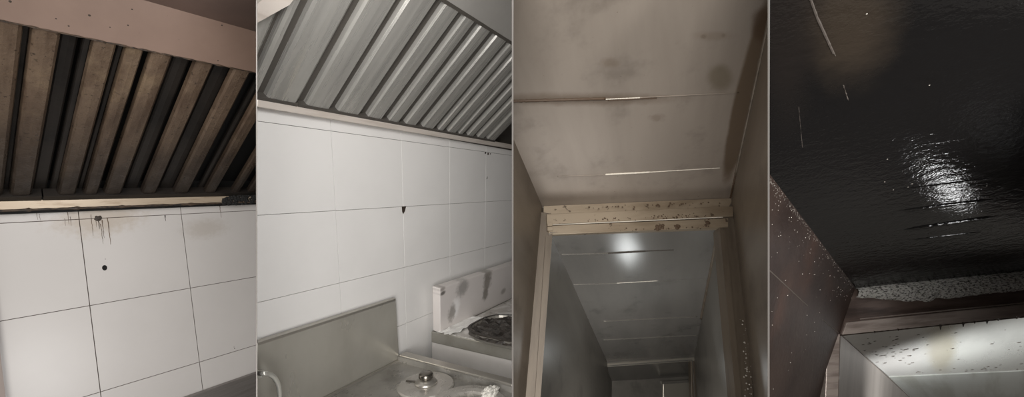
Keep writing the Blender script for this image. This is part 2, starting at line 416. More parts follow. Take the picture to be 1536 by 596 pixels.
# trim on the left, splashback bottom right
pe = W1.off(.02); ue = pe.uv(pe.hit(8, 592))[0]
mk('trim_1', solid([pe.at(ue - .14, -1.6), pe.at(ue, -1.6), pe.at(ue, .3), pe.at(ue - .14, .3)], W1.n * -.0195), m_post, bay=1, kind='structure', label='grey vertical trim at the left end of the tiled wall')
m_steel1 = Mat('splash_steel', (150, 145, 141), .38, .75).blot((125, 120, 116), 1, .35, .7, .6, streak(h1, u1, 4, 90)).m
ps = W1.off(.03); v0 = ps.uv(ps.hit(386, 559.5))[1]
sp = thing('counter_splashback', ps.at(.4, v0 - .9), 'grey steel splashback peeping in below the greasy bay tiles', 'splashback')
mk('sheet', solid([ps.at(.18, v0), ps.at(.95, v0), ps.at(.95, v0 - .9), ps.at(.18, v0 - .9)], W1.n * -.029), m_steel1, sp, 1, bevel=.003)

mk('gap_dark_sheet', solid([W1.at(a, b, .004) for a, b in ((-.9, .36), (.95, .36), (.95, .9), (-.9, .9))], W1.n * -.003), m_hood_black, hood1, 1)  # dark sheet added so no bright tile shows through the slat gaps
# bay 2 -----------------------------------------------------------
m_slat2 = Mat('brushed_slat', (178, 176, 170), .36, .5).blot((156, 154, 149), 1.0, .35, .68, .7, streak(s2, h2, 1.2, 30)).blot((188, 184, 172), 1, .58, .75, .5, streak(s2, h2, 2.2, 22), 5)
m_slat2 = m_slat2.bump(1, .12, .002, streak(s2, h2, 4, 160)).roughen(1, .2, .42, streak(s2, h2, 2, 50)).m
m_gap2 = Mat('gap_shade', (74, 70, 65), .5, .1).m  # gap shade put into the colour of rear slats, frames and plenum
m_rail2 = Mat('steel_rail', (208, 199, 190), .33, .25).blot((180, 168, 157), 1, .4, .7, .6, streak(h2, u2, 5, 50)).m
m_panel2 = Mat('hood_panel', (168, 165, 160), .4, .3).blot((140, 137, 132), 2, .4, .7, .5).m
hood2 = thing('range_hood', FP2.at(.6, .2), 'clean brushed steel range hood with pale rear rail', 'hood')
def r2a(x): return yon((385, 146.5), VP2, x)
def r2b(x): return yon((385, 160), VP2, x)
q = [(370, r2a(370)), (785, r2a(785)), (785, r2b(785)), (370, r2b(370))]
mk('rear_rail', sheet(RAIL2, q, .039), m_rail2, hood2, 2, bevel=.002)
def top2(x): return yon((668, 0), VP2, x)
btop2 = FP2.uv(FP2.hit(715, top2(715)))[1]
FA2 = Plane(FP2.hit(715, top2(715)), h2, u2 + W2.n * .7)
q = [(600, top2(600)), (785, top2(785)), (785, top2(785) - 260), (600, top2(600) - 260)]
q = [FP2.at(-.6, btop2), FP2.at(3.0, btop2)]
q = q + [q[1] + FA2.b * .8, q[0] + FA2.b * .8]
mk('fascia', solid(q, FA2.n * -.004), m_panel2, hood2, 2)
gaps = [(383, 390, 100), (406, 421, 100), (479, 491, 100), (537, 547, 100), (591, 603, 100), (632, 643, 100), (663, 674, 100), (696, 707, 100), (730, 738, 100),
        (688, 696, 170), (711, 716, 170), (723, 732, 170), (743, 750, 170), (758, 763, 175), (766, 769, 188)]
A = [(edge_a(FP2, a, y), edge_a(FP2, b, y)) for a, b, y in gaps]
A = [(A[0][0] - .12, A[0][0] - .10)] + A
L2 = ('clean baffle filter at the left end of the hood beside the brace', 'clean baffle filter with broad slats in the hood middle',
      'clean baffle filter with narrow slats towards the far end of the hood')
parts = ((0, 3), (3, 7), (7, len(A) - 1))
for (i0, i1), lab in zip(parts, L2):
    t = thing('baffle_filter', FP2.at((A[i0][1] + A[i1][0]) / 2, 0), lab, 'filter', 'clean baffle filters')
    for i in range(i0, i1):
        mk('slat', slat_solid(FP2, A[i][1], A[i + 1][0], .006, btop2 - .002, .024, 0, .11), m_slat2, t, 2)
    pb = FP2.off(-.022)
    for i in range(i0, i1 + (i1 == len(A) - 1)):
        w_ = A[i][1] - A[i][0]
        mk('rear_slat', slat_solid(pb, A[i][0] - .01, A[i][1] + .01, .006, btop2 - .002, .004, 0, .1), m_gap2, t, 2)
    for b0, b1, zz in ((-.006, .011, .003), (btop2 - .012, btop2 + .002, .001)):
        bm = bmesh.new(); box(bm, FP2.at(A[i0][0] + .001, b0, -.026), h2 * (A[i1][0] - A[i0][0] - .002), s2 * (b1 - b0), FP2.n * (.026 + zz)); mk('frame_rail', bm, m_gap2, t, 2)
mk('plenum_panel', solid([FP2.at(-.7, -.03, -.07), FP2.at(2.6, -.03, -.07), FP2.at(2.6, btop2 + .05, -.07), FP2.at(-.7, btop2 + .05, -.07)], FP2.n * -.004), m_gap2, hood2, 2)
BR2 = FP2.off(.03)
mk('brace', sheet(BR2, [(365, 24), (365, 46), (434, 7.5), (452, -14), (470, -40), (440, -40)], .012), m_rail2, hood2, 2, label='pale sloping brace at the left end')

mk('gap_dark_sheet', solid([W2.at(a, b, .004) for a, b in ((-.7, .345), (1.9, .32), (1.9, .9), (-.7, .9))], W2.n * -.003), m_gap2, hood2, 2)  # added dark sheet, keeps the tile from showing between the clean slats
# steel counter with splashback, left
m_steel2 = Mat('counter_steel', (184, 181, 172), .3, .55).blot((158, 153, 143), 1, .35, .75, .6, streak(u2, h2, 1.6, 3.4)).roughen(1, .26, .36, streak(u2, h2, 2, 5)).m
m_steel_top = Mat('worktop_steel', (160, 157, 151), .33, .5).blot((118, 115, 109), 7, .4, .7, .8).roughen(12, .22, .5).m
m_rim = Mat('rim_steel', (182, 178, 170), .3, .8).m
n2h = V((.8695, -.4935, 0)).normalized()          # level direction out of the wall
B2 = W2.off(.032); c0 = B2.hit(598.5, 533)
counter = thing('steel_counter', c0 + V((.1, -.2, -.85)), 'low steel counter with tall splashback in front of the clean tiles', 'counter')
sb2 = mk('splashback', sheet(B2, [(330, 533.5), (593.5, 449), (598.5, 536), (598, 560), (330, 700)], .022), m_steel2, counter, 2, bevel=.003)
q = [B2.hit(340, 529.3), B2.hit(593.5, 448.2)]
bm = bmesh.new(); box(bm, q[0] - B2.n * .024, q[1] - q[0], B2.n * .0252, u2 * -.012); mk('folded_edge', bm, m_rim, sb2, 2, bevel=.002)
T2 = Plane(c0 + V((0, 0, -.03)), h2, n2h)
e0 = T2.p - h2 * 1.3
mk('worktop', solid([T2.p, T2.p + n2h * .75, e0 + n2h * .75, e0], V((0, 0, -.03))), m_steel_top, counter, 2)
bm = bmesh.new(); box(bm, c0 + V((0, 0, -.06)) , n2h * .75, h2 * .05, V((0, 0, .062))); mk('raised_rim', bm, m_rim, counter, 2, bevel=.004)
bm = bmesh.new(); box(bm, c0 - h2 * .012 + V((0, 0, -.034)), n2h * .75, h2 * .012, V((0, 0, .03))); mk('rim_fold', bm, m_steel_top, counter, 2)
bm = bmesh.new(); box(bm, c0 - h2 * 1.3 + n2h * .0 + V((0, 0, -.03)), h2 * 1.29, n2h * .012, V((0, 0, .010))); mk('sealing_bead', bm, m_rim, counter, 2)
bm = bmesh.new(); box(bm, e0 + n2h * .02 + V((0, 0, -.03)), h2 * 1.32, n2h * .68, V((0, 0, -.7))); mk('cabinet_body', bm, m_steel2, counter, 2)

# round burner lids with knob
m_lid = Mat('lid_steel', (174, 170, 163), .32, .5).blot((140, 135, 128), 14, .5, .7, .6).roughen(18, .2, .5).m
m_knob = Mat('knob_steel', (120, 115, 108), .22, .9).m
UP = V((0, 0, 1))
lc = T2.hit(639, 580)
lid = thing('burner_lid', lc, 'round flat steel burner lid with a stubby knob on the low counter', 'disc')
bm = bmesh.new(); lathe(bm, lc, UP, h2, n2h, [(0, 0), (.128, 0), (.130, .006), (.124, .012), (.08, .014), (0, .015)], 48); mk('plate', bm, m_lid, lid, 2, smooth=False)
kb = mk('knob_base', lathe(bmesh.new(), lc, UP, h2, n2h, [(0, .014), (.05, .014), (.052, .02), (.046, .026), (.036, .027), (.034, .030), (.028, .033), (.018, .034), (0, .034)], 32), m_rim, lid, 2, smooth=True)
mk('knob', lathe(bmesh.new(), lc, UP, h2, n2h, [(0, .033), (.02, .034), (.02, .037), (.031, .040), (.034, .045), (.033, .057), (.028, .062), (.012, .064), (0, .064)], 32), m_knob, kb, 2, smooth=True)
bm = bmesh.new(); box(bm, lc - h2 * .035 - n2h * .095 + V((0, 0, .0145)), n2h * .075 + h2 * .02, h2 * .012, V((0, 0, .006))); mk('slot_bar', bm, m_knob, lid, 2, bevel=.002)
lc2 = T2.hit(702, 612)
lid2 = thing('burner_ring', lc2, 'second round steel burner ring right of the lid with knob', 'burner')
mk('ring', lathe(bmesh.new(), lc2, UP, h2, n2h, [(.10, .0), (.165, 0), (.17, .006), (.16, .016), (.13, .018), (.11, .014), (.10, .006), (.10, 0)], 48), m_lid, lid2, 2)
mk('burner_cap', lathe(bmesh.new(), lc2, UP, h2, n2h, [(0, 0), (.06, 0), (.06, .012), (.045, .02), (0, .022)], 32), m_rim, lid2, 2)
# crumpled clear bag beside the ring
m_bag = Mat('clear_plastic', (205, 202, 194), .18, 0, .6).bump(60, .5, .006).m
bc = T2.hit(735, 596); bm = bmesh.new(); bmesh.ops.create_icosphere(bm, subdivisions=4, radius=1)
for v in bm.verts:
    d = v.co.normalized(); k = 1 + .35 * NZ.noise(d * 2.3) + .16 * NZ.noise(d * 6.1)
    v.co = bc + h2 * d.x * .05 * k + n2h * d.y * .03 * k + UP * max(.0, .02 + d.z * .022 * k)
mk('plastic_bag', bm, m_bag, None, 2, label='crumpled clear plastic bag at the front of the low counter', cat='bag')

# faucet
m_chrome = Mat('chrome', (205, 204, 196), .15, .6).m
B2f = B2.off(.12)
fp = [B2.hit(389, 561) , B2.off(.04).hit(389, 560.5), B2f.hit(394, 560.5), B2f.hit(404, 562), B2f.hit(410.5, 566), B2f.hit(415, 572), B2f.hit(418, 580), B2f.hit(419.3, 590), B2f.hit(419.6, 600)]
def smooth_path(P, k=6):
    out = []
    for i in range(len(P) - 1):
        a, b, c, d = P[max(i - 1, 0)], P[i], P[i + 1], P[min(i + 2, len(P) - 1)]
        for j in range(k):
            t = j / k; out.append(.5 * ((2 * b) + (c - a) * t + (2 * a - 5 * b + 4 * c - d) * t * t + (3 * b - a - 3 * c + d) * t ** 3))
    return out + [P[-1]]
fau = thing('faucet', fp[0], 'curved chrome faucet spout in front of the steel splashback', 'faucet')
mk('spout', tube(bmesh.new(), smooth_path(fp), .0085, 14), m_chrome, fau, 2, smooth=True)
mk('nozzle', tube(bmesh.new(), [fp[-1] + V((0, 0, .004)), fp[-1] + V((0, 0, -.03))], .0115, 16), m_chrome, fau, 2)
mk('wall_flange', tube(bmesh.new(), [fp[0] + B2.n * .0005, fp[0] + B2.n * .008], .016, 18), m_chrome, fau, 2)

# stove unit on the right
m_enamel = Mat('white_splash', (214, 208, 204), .3, .1).bump(4, .1, .006)
S2 = W2.off(.085)
for x, y, rx, ry, col, rg in ((664, 434, 3.5, 3, (150, 144, 138), .6), (664.5, 440, 3.4, 3.0, (80, 75, 70), .3), (694, 432, 8, 12, (150, 146, 142), 1.2), (683, 462, 6, 14, (240, 238, 236), .9), (678, 470, 5, 12, (146, 140, 134), 1.4),
                         (732, 412, 6, 9, (140, 134, 126), 1.6), (731, 425, 6, 11, (130, 124, 116), 1.8), (728, 442, 4, 9, (128, 122, 114), 1.6), (736, 402, 7, 6, (170, 166, 158), 1.0), (755, 437, 4, 4, (160, 154, 148), .5)):
    p = S2.hit(x, y); k = F / p.y
    m_enamel.spot(col, p, [S2.a * (k * .62 / rx), S2.b * (k / ry), S2.n * 8], .5, .85, rg, 45, x)
m_enamel = m_enamel.m
m_side = Mat('unit_side', (204, 200, 196), .4, .15).blot((186, 182, 176), 3, .4, .7, .6).m
m_band = Mat('unit_band', (160, 157, 149), .35, .5).blot((138, 134, 122), 6, .4, .7, .6).m
m_utop = Mat('unit_top', (206, 203, 197), .25, .4).blot((245, 243, 240), 9, .48, .6, .9).blot((150, 146, 140), 15, .55, .68, .8, None, 4).bump(35, .3, .006).m
ul, vt = S2.uv(S2.hit(660, 433)); vb = S2.uv(S2.hit(660, 500.5))[1]
unit = thing('stove_unit', S2.at(ul, vb - .9), 'white stove unit with stained splashback and grey worktop edge', 'stove')
ur = ul + 1.0
mk('splashback', solid([S2.at(ul, vb), S2.at(ur, vb), S2.at(ur, vt), S2.at(ul, vt)], S2.n * -.058), m_enamel, unit, 2, bevel=.004)
o0 = S2.at(ul, vb) - S2.n * .07
o0 = V((o0.x, o0.y, S2.at(ul, vb).z))
bm = bmesh.new(); box(bm, o0 - V((0, 0, .066)), n2h * .7, h2 * 1.0, V((0, 0, .066))); mk('worktop', bm, m_band, unit, 2, bevel=.004)
bm = bmesh.new(); box(bm, o0 + h2 * .006 + n2h * .082 + V((0, 0, .0)), n2h * .6, h2 * .9, V((0, 0, .003))); mk('top_plate', bm, m_utop, unit, 2)
bm = bmesh.new(); box(bm, o0 + h2 * .008 - V((0, 0, .9)), n2h * .69, h2 * .9, V((0, 0, .834))); mk('side_panel', bm, m_side, unit, 2)
# roasting pan with burnt contents
m_pan = Mat('pan_grey', (150, 146, 138), .3, .5).m; m_burn = Mat('burnt_food', (58, 53, 48), .45, 0, .6).blot((34, 30, 27), 18, .4, .65, .9).blot((104, 100, 92), 25, .6, .7, .8).bump(55, .6, .01).m
TP = Plane(o0 + V((0, 0, .0035)), h2, n2h)
pc = TP.hit(772, 507)
pan = thing('roasting_pan', pc, 'rounded metal pan of dark burnt food on the stove unit', 'pan')
def rr_ring(sa, sb, z, n=40, e=3.2):
    out = []
    for k in range(n):
        a = 2 * math.pi * k / n; c, s = math.cos(a), math.sin(a)
        out.append(pc + n2h * sa * math.copysign(abs(c) ** (2 / e), c) + h2 * sb * math.copysign(abs(s) ** (2 / e), s) + UP * z)
    return out
def loft(bm, rings, cap0=True, cap1=True):
    R = [[bm.verts.new(p) for p in r] for r in rings]; n = len(R[0])
    for A_, B_ in zip(R, R[1:]):
        for k in range(n): bm.faces.new((A_[k], A_[(k + 1) % n], B_[(k + 1) % n], B_[k]))
    if cap0: bm.faces.new(R[0][::-1])
    if cap1: bm.faces.new(R[-1])
    return bm
pbody = mk('pan_body', loft(bmesh.new(), [rr_ring(.215, .155, 0), rr_ring(.235, .175, .012), rr_ring(.245, .185, .052), rr_ring(.252, .192, .055), rr_ring(.250, .190, .060), rr_ring(.238, .178, .058), rr_ring(.225, .165, .03)]), m_pan, pan, 2)
mk('pan_rim', loft(bmesh.new(), [rr_ring(.254, .194, .054), rr_ring(.256, .196, .060), rr_ring(.240, .180, .063), rr_ring(.238, .178, .056)], False, False), m_burn, pbody, 2)
bm = bmesh.new(); G = 26; gv = {}
for i in range(G + 1):
    for j in range(G + 1):
        a = -1 + 2 * i / G; b = -1 + 2 * j / G
        ca = a * math.sqrt(1 - b * b / 2.6); cb = b * math.sqrt(1 - a * a / 2.6)
        z = .046 + .03 * max(0, NZ.noise(V((a * 4, b * 4, 3)))) + .015 * NZ.noise(V((a * 9, b * 9, 1)))
        if max(abs(a), abs(b)) > .99: z = .034
        gv[i, j] = bm.verts.new(pc + n2h * ca * .262 + h2 * cb * .20 + UP * z)
for i in range(G):
    for j in range(G): bm.faces.new((gv[i, j], gv[i + 1, j], gv[i + 1, j + 1], gv[i, j + 1]))
mk('burnt_food', bm, m_burn, pbody, 2, kind='stuff')
# crumpled white paper round the pan
m_paper = Mat('white_paper', (236, 234, 230), .6).m
bm = bmesh.new(); G = 22; gv = {}
pp = TP.hit(694, 489)
for i in range(G + 1):
    for j in range(G + 1):
        a = i / G - .5; b = j / G - .5
        gv[i, j] = bm.verts.new(pp + n2h * (a * .10 + .02 * NZ.noise(V((b * 5, 3, 1)))) + h2 * (b * .34 + .02 * NZ.noise(V((a * 5, 9, 1)))) + UP * (.006 + .010 * abs(NZ.noise(V((a * 5, b * 6, 5)))) + .003 * abs(NZ.noise(V((a * 22, b * 22, 7))))))
for i in range(G):
    for j in range(G): bm.faces.new((gv[i, j], gv[i + 1, j], gv[i + 1, j + 1], gv[i, j + 1]))
o = mk('crumpled_paper', bm, m_paper, None, 2, label='crumpled white sheet beside the pan on the stove unit', cat='paper')
o.modifiers.new('thick', 'SOLIDIFY').thickness = .0012

# ------------------------------------------------------------------ bay 3: rinsed duct
def drops_on(name, hits, n_of, rads, mat, parent, bay, seed=1, **kw):
    bm = bmesh.new(); r_ = random.Random(seed)
    for p in hits: drop(bm, p, n_of, r_.uniform(*rads), None, 1, .6)
    return mk(name, bm, mat, parent, bay, kind='stuff', smooth=True, **kw)
gr3 = streak(D3, X3, 1.6, 9)
def duct_mat(name, col, dark, rough=.34, metal=.55):
    return Mat(name, col, rough, metal).blot(dark, 1, .35, .7, .6, gr3).blot(tuple(int(c * .8) for c in dark), 7, .52, .72, .5, None, 4).bump(1, .06, .003, gr3)
m3c = duct_mat('duct_brown', (166, 155, 144), (150, 139, 128), .4, .3)
def spot3(m, pl, x, y, rx, ry, col, soft=.3, amt=.8, rag=.6, sc=25):
    p = pl.hit(x, y); px = (pl.hit(x + rx, y) - p); py = (pl.hit(x, y + ry) - p)
    da, db = dual(px, py, pl.n)
    m.spot(col, p, [da, db, pl.n * 3], soft, amt, rag, sc, x); return m
spot3(m3c, C3, 1080, 117, 17, 18, (112, 101, 80), .45, .6, .5)
p_ = C3.hit(1117, 160); da, db = dual(C3.hit(1135, 160) - p_, C3.hit(1090, 268) - p_, C3.n)
m3c.spot((98, 80, 60), p_, [da, db, C3.n * 3], .16, .85, .25, 14, 2)
spot3(m3c, C3, 1150, 40, 22, 26, (96, 76, 60), .3, .8, .6)
spot3(m3c, C3, 870, 149, 125, 8, (104, 86, 68), .6, .6, 1.0)
spot3(m3c, C3, 985, 177, 10, 5, (128, 114, 100), .6, .5, 1.8, 60)
spot3(m3c, C3, 915, 95, 13, 6, (130, 115, 100), .7, .5, 1.8, 40)
spot3(m3c, C3, 1055, 55, 4, 3, (104, 92, 78), .6, .6, .9, 60)
spot3(m3c, C3, 1085, 53, 3, 3, (110, 98, 84), .6, .5, .9, 60)
spot3(m3c, C3, 1070, 54, 26, 6, (140, 126, 112), .7, .5, 1.4, 50)
m3c.blot((92, 76, 62), 70, .70, .74, .7, None, 7)
m3c = m3c.m
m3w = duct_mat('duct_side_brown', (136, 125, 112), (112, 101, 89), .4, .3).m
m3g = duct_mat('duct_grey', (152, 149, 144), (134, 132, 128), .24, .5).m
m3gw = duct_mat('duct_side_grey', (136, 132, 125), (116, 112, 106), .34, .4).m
m3f = Mat('flange_beige', (164, 149, 129), .38, .3).blot((126, 110, 90), 1, .4, .7, .8, streak(X3, U3, 3, 14)).blot((70, 54, 42), 45, .62, .68, .8).m
m3j = Mat('flange_jamb', (116, 105, 92), .42, .3).blot((94, 84, 73), 1, .4, .7, .8, streak(U3, X3, 4, 26)).m
m3s = Mat('seam_glint', (236, 228, 214), .25, .0).m  # near-white colour paints the glints on seams and flange edge
m3k = Mat('grey_seam_dirt', (74, 69, 63), .45).m
m3d = Mat('seam_dirt', (86, 68, 52), .5).m
m3b = Mat('flange_light', (190, 184, 172), .3, .6).m
m_bead = Mat('water_bead', (215, 208, 198), .08, .3, .8).m

yl = lambda p, x: p[1] - .045 * (x - p[0])
def e3(l, y):      # x on a duct edge line through pixel l at height y
    return l[0] + (VP3[0] - l[0]) * (y - l[1]) / (VP3[1] - l[1])
EL, ER = (820, 325), (1092, 318)
near = thing('duct_section', C3.hit(950, 300) - U3 * .9, 'near brown stained duct section ahead of the beige flange', 'duct')
yf = lambda x: 304 - .045 * (x - 950) + 1.5
lt = (e3(EL, -60), -60); rt = (e3(ER, -60), -60)
nc = mk('ceiling_panel', sheet(C3, [lt, rt, (e3(ER, 299), 299), (e3(EL, 311), 311)], .004), m3c, near, 3)
def wall3(pl, l, y0, y1, depth, mat, parent, name='side_panel'):
    a = pl.hit(e3(l, y0), y0); b = pl.hit(e3(l, y1), y1); out = V((-1 if l[0] < 960 else 1, 0, 0)) * .004
    return mk(name, solid([a, b, b - U3 * depth, a - U3 * depth], out), mat, parent, 3)
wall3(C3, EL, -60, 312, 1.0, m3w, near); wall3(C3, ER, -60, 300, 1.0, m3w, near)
# seams across the ceiling: raised standing folds, part painted with a bright glint, part clogged with dirt
def seam3(pl, x0, y0, x1, y1, r, mat, parent, name='seam', jig=.25, seed=0):
    n = 40; pts = []
    for i in range(n + 1):
        t = i / n; pts.append(pl.hit(x0 + (x1 - x0) * t, y0 + (y1 - y0) * t + jig * NZ.noise(V((i * .7, seed, 2)))) + pl.n * r * .2)
    return mk(name, tube(bmesh.new(), pts, [r * (1 + .5 * NZ.noise(V((i * .9, seed, 5)))) for i in range(n + 1)], 8), mat, parent, 3, smooth=True)
def floor3(pl, la, ra, y0, y1, depth, mat, parent):
    P = [pl.hit(e3(la, y0), y0), pl.hit(e3(ra, y0), y0), pl.hit(e3(ra, y1), y1), pl.hit(e3(la, y1), y1)]
    mk('bottom_panel', solid([p - U3 * depth for p in P], V((0, 0, -.004))), mat, parent, 3)
floor3(C3, EL, ER, 150, 305, 1.0, m3w, near)
seam3(C3, 764, 152, 908, 148, .0032, m3d, nc, 'clogged_seam'); seam3(C3, 908, 149, 960, 146.6, .0013, m3s, nc, seed=3); seam3(C3, 912, 150.5, 985, 147, .0015, m3d, nc, 'clogged_seam', seed=8)
seam3(C3, 960, 146.6, 1108, 139, .0014, m3c, nc, seed=5)
seam3(C3, 836, 264.5, 906, 262.5, .0018, m3c, nc, seed=6); seam3(C3, 908, 261.8, 974, 258.3, .0026, m3s, nc, jig=.1, seed=9); seam3(C3, 974, 258.4, 1080, 252, .0014, m3s, nc, seed=12)
seam3(C3, e3(ER, -10) - 1, -10, e3(ER, 262) - 1, 262, .0042, m3j, nc, 'corner_seam', .6, 4)
seam3(C3, e3(ER, 262) - 1, 262, e3(ER, 298) - 1, 298, .0030, m3d, nc, 'corner_seam', .6, 14)
# first flange: three stepped bars on top and two jambs
Q3 = Plane(C3.hit(950, 304), X3, U3)
flange = thing('duct_flange', Q3.hit(950, 330) - U3 * .8, 'beige greasy flange frame joining the two nearest duct lengths', 'flange')
def bar3(pl, x0, x1, ya, yb, lift, mat, parent, th=.03, sl=.042):
    c = 950; f = lambda y, x: y - sl * (x - c)
    return mk('top_bar', sheet(pl, [(x0, f(ya, x0)), (x1, f(ya, x1)), (x1, f(yb, x1)), (x0, f(yb, x0))], th, lift), mat, parent, 3, bevel=.0015)
bar3(Q3, 815, 1098, 304, 317.6, .004, m3f, flange); bar3(Q3, 819, 1096, 318.4, 333.5, .016, m3f, flange); bar3(Q3, 822, 1090, 334.8, 348.3, .010, m3f, flange)
mk('edge_glint', tube(bmesh.new(), [Q3.hit(828 + 252 * i / 30, 334.6 - .045 * (828 + 252 * i / 30 - 950)) + Q3.n * .017 for i in range(31)], .0013, 6), m3s, flange, 3)  # pale tube put in as the highlight along the flange
mk('jamb', sheet(Q3, [(798, 316), (828, 322), (828, 345), (806, 640), (780, 640)], .035, .006), m3j, flange, 3, bevel=.002)
mk('jamb', sheet(Q3, [(1077, 340), (1098, 300), (1108, 345), (1133, 640), (1105, 640)], .035, .006), m3j, flange, 3, bevel=.002)
mk('jamb_lip', sheet(Q3, [(818, 356), (828, 352), (807, 640), (799, 640)], .02, .012), m3j, flange, 3)
mk('jamb_lip', sheet(Q3, [(1077, 348), (1086, 346), (1113, 640), (1104, 640)], .02, .012), m3j, flange, 3)
for x, y in ((824, 339), (824, 346)):
    mk('bolt_plate', sheet(Q3, [(x - 4, y - 3), (x + 4, y - 3.3), (x + 4, y + 2.7), (x - 4, y + 3)], .01, .018), m3f, flange, 3, bevel=.001)
rd = random.Random(31); bm = bmesh.new()
for k in range(120):
    x = rd.uniform(880, 1070) if k < 80 else rd.gauss(1000, 20); y = rd.choice((329, 346.5, 331, 312)) - .043 * (x - 950) + rd.gauss(0, 1.3)
    drop(bm, Q3.hit(x, y) + Q3.n * (.016 if y < 335 else .010), Q3.n, rd.uniform(.001, .0032))
for x, y in ((986, 344), (1014, 342), (1059, 338), (1060, 328)):
    for k in range(8): drop(bm, Q3.hit(x + rd.gauss(0, 2), y + rd.gauss(0, 1.5)) + Q3.n * .011, Q3.n, rd.uniform(.003, .007))
mk('grease_spots', bm, m3d, flange, 3, kind='stuff')
drops_on('water_beads', [Q3.hit(rd.uniform(1108, 1124) + (y - 480) * .06, y) + Q3.n * .007 for y in [rd.uniform(476, 596) for k in range(70)]], Q3.n, (.0008, .0028), m_bead, flange, 3, 5)
# middle length of duct
C3m = Plane(Q3.hit(950, 347) - D3 * .0, D3, X3)
ML, MR = (826, 352), (1079, 343)
mid = thing('duct_section', C3m.hit(950, 420) - U3 * .9, 'wet grey middle duct section with bright lamp reflection', 'duct')
y2 = 541
mc = mk('ceiling_panel', sheet(C3m, [(e3(ML, 350), 350), (e3(MR, 342), 342), (e3(MR, y2 - 4), y2 - 4), (e3(ML, y2 + 6), y2 + 6)], .004), m3g, mid, 3)
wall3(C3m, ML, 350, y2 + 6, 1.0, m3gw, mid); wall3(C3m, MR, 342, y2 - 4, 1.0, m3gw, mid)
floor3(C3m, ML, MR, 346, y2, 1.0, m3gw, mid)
seam3(C3m, 842, 382, 912, 380, .0022, m3gw, mc, seed=1); seam3(C3m, 912, 380, 968, 377, .0032, m3k, mc, 'clogged_seam', .5, 2); seam3(C3m, 968, 377, 1010, 375, .0018, m3k, mc, 'clogged_seam', seed=3)
seam3(C3m, 860, 427, 925, 425, .002, m3gw, mc, seed=4); seam3(C3m, 925, 425, 985, 421.5, .0013, m3s, mc, seed=5); seam3(C3m, 985, 421.5, 1062, 418, .0018, m3g, mc, seed=6)
for yy in (478, 506): seam3(C3m, 905, yy + 4, 1045, yy - 3, .003, m3gw, mc, seed=yy)
seam3(C3m, e3(MR, 350) - 1, 350, e3(MR, 478) - 1, 478, .006, m3j, mc, 'corner_seam', .5, 22)
# second flange and the last length
Q3b = Plane(C3m.hit(975, y2), X3, U3)
fl2 = thing('duct_flange', Q3b.hit(975, 550) - U3 * .5, 'pale distant flange frame deep inside the rinsed duct', 'flange')
f2 = lambda y, x: y - .07 * (x - 975)
mk('top_bar', sheet(Q3b, [(900, f2(537.5, 900)), (1048, f2(537.5, 1048)), (1048, f2(541, 1048)), (900, f2(541, 900))], .03, .02), m3gw, fl2, 3)
mk('top_bar', sheet(Q3b, [(907, f2(541, 907)), (1043, f2(541, 1043)), (1043, f2(546.5, 1043)), (907, f2(546.5, 907))], .03, .012), m3b, fl2, 3, bevel=.002)
mk('jamb', sheet(Q3b, [(904, 545), (911, 545), (910, 640), (902, 640)], .03, .008), m3j, fl2, 3, bevel=.002)
mk('jamb', sheet(Q3b, [(1035, 537), (1042, 537), (1046, 640), (1038, 640)], .03, .008), m3j, fl2, 3, bevel=.002)
mk('side_clip', sheet(Q3b, [(1046, 535), (1068, 533), (1068, 539), (1046, 541)], .03, .01), m3b, fl2, 3)
mk('side_clip', sheet(Q3b, [(856, 543), (894, 541), (894, 548), (856, 550)], .02, .0), m3gw, fl2, 3)
C3f = Plane(Q3b.hit(975, 546.5), D3, X3)
far = thing('duct_section', C3f.hit(975, 570) - U3 * .6, 'last dark duct section with a square hatch behind the pale flange', 'duct')
FL, FR = (908, 551), (1038, 542)
mk('ceiling_panel', sheet(C3f, [(e3(FL, 550), 550), (e3(FR, 541), 541), (e3(FR, 566), 566), (e3(FL, 572), 572)], .004), m3g, far, 3)
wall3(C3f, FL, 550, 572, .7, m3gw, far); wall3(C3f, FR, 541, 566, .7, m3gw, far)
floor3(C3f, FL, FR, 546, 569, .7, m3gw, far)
Q3e = Plane(C3f.hit(975, 569), X3, U3)
mk('end_panel', sheet(Q3e, [(900, 570), (1050, 562), (1055, 680), (900, 680)], .01), m3gw, far, 3)
mk('hatch', sheet(Q3e, [(994, 576), (1033, 573.5), (1034, 640), (994, 640)], .004, .012), m3b, far, 3, bevel=.003)
mk('hatch_frame', sheet(Q3e, [(991.5, 572.5), (1036, 570), (1036, 574), (991.5, 576.5)], .004, .018), m3gw, far, 3)

# ------------------------------------------------------------------ bay 4: greasy duct
def e4(l, y): return l[0] + (VP4[0] - l[0]) * (y - l[1]) / (VP4[1] - l[1])
m4k = Mat('black_wet_grease', (27, 26, 26), .12, 0, .25)
m4k.bump(1, .16, .010, streak(X4, D4, 26, 60), 3, 1).bump(120, .25, .003, None, 2, 2)
def spot4(m, pl, x, y, rx, ry, col, soft=.3, amt=.8, rag=.6, sc=25): return spot3(m, pl, x, y, rx, ry, col, soft, amt, rag, sc)
spot4(m4k, C4, 1272, 35, 62, 75, (64, 56, 48), .7, .8, .7, 20)  # lit brown area of the ceiling, painted into its colour
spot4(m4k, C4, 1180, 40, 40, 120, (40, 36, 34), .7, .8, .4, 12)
m4k = m4k.m
m4w = Mat('brown_wet_wall', (62, 50, 45), .42, .0, .3).blot((44, 34, 31), 4, .4, .7, .8).blot((88, 60, 48), 2.2, .55, .75, .5, None, 3).bump(50, .25, .004).m
m4b = Mat('flange_brown', (104, 89, 82), .33, .35).blot((52, 42, 38), 1, .38, .7, .8, streak(X4, U4, 4, 30)).bump(40, .15, .004).m
m4l = Mat('flange_lip', (178, 165, 157), .3, .2).blot((124, 111, 104), 1, .4, .7, .8, streak(X4, U4, 5, 40)).m
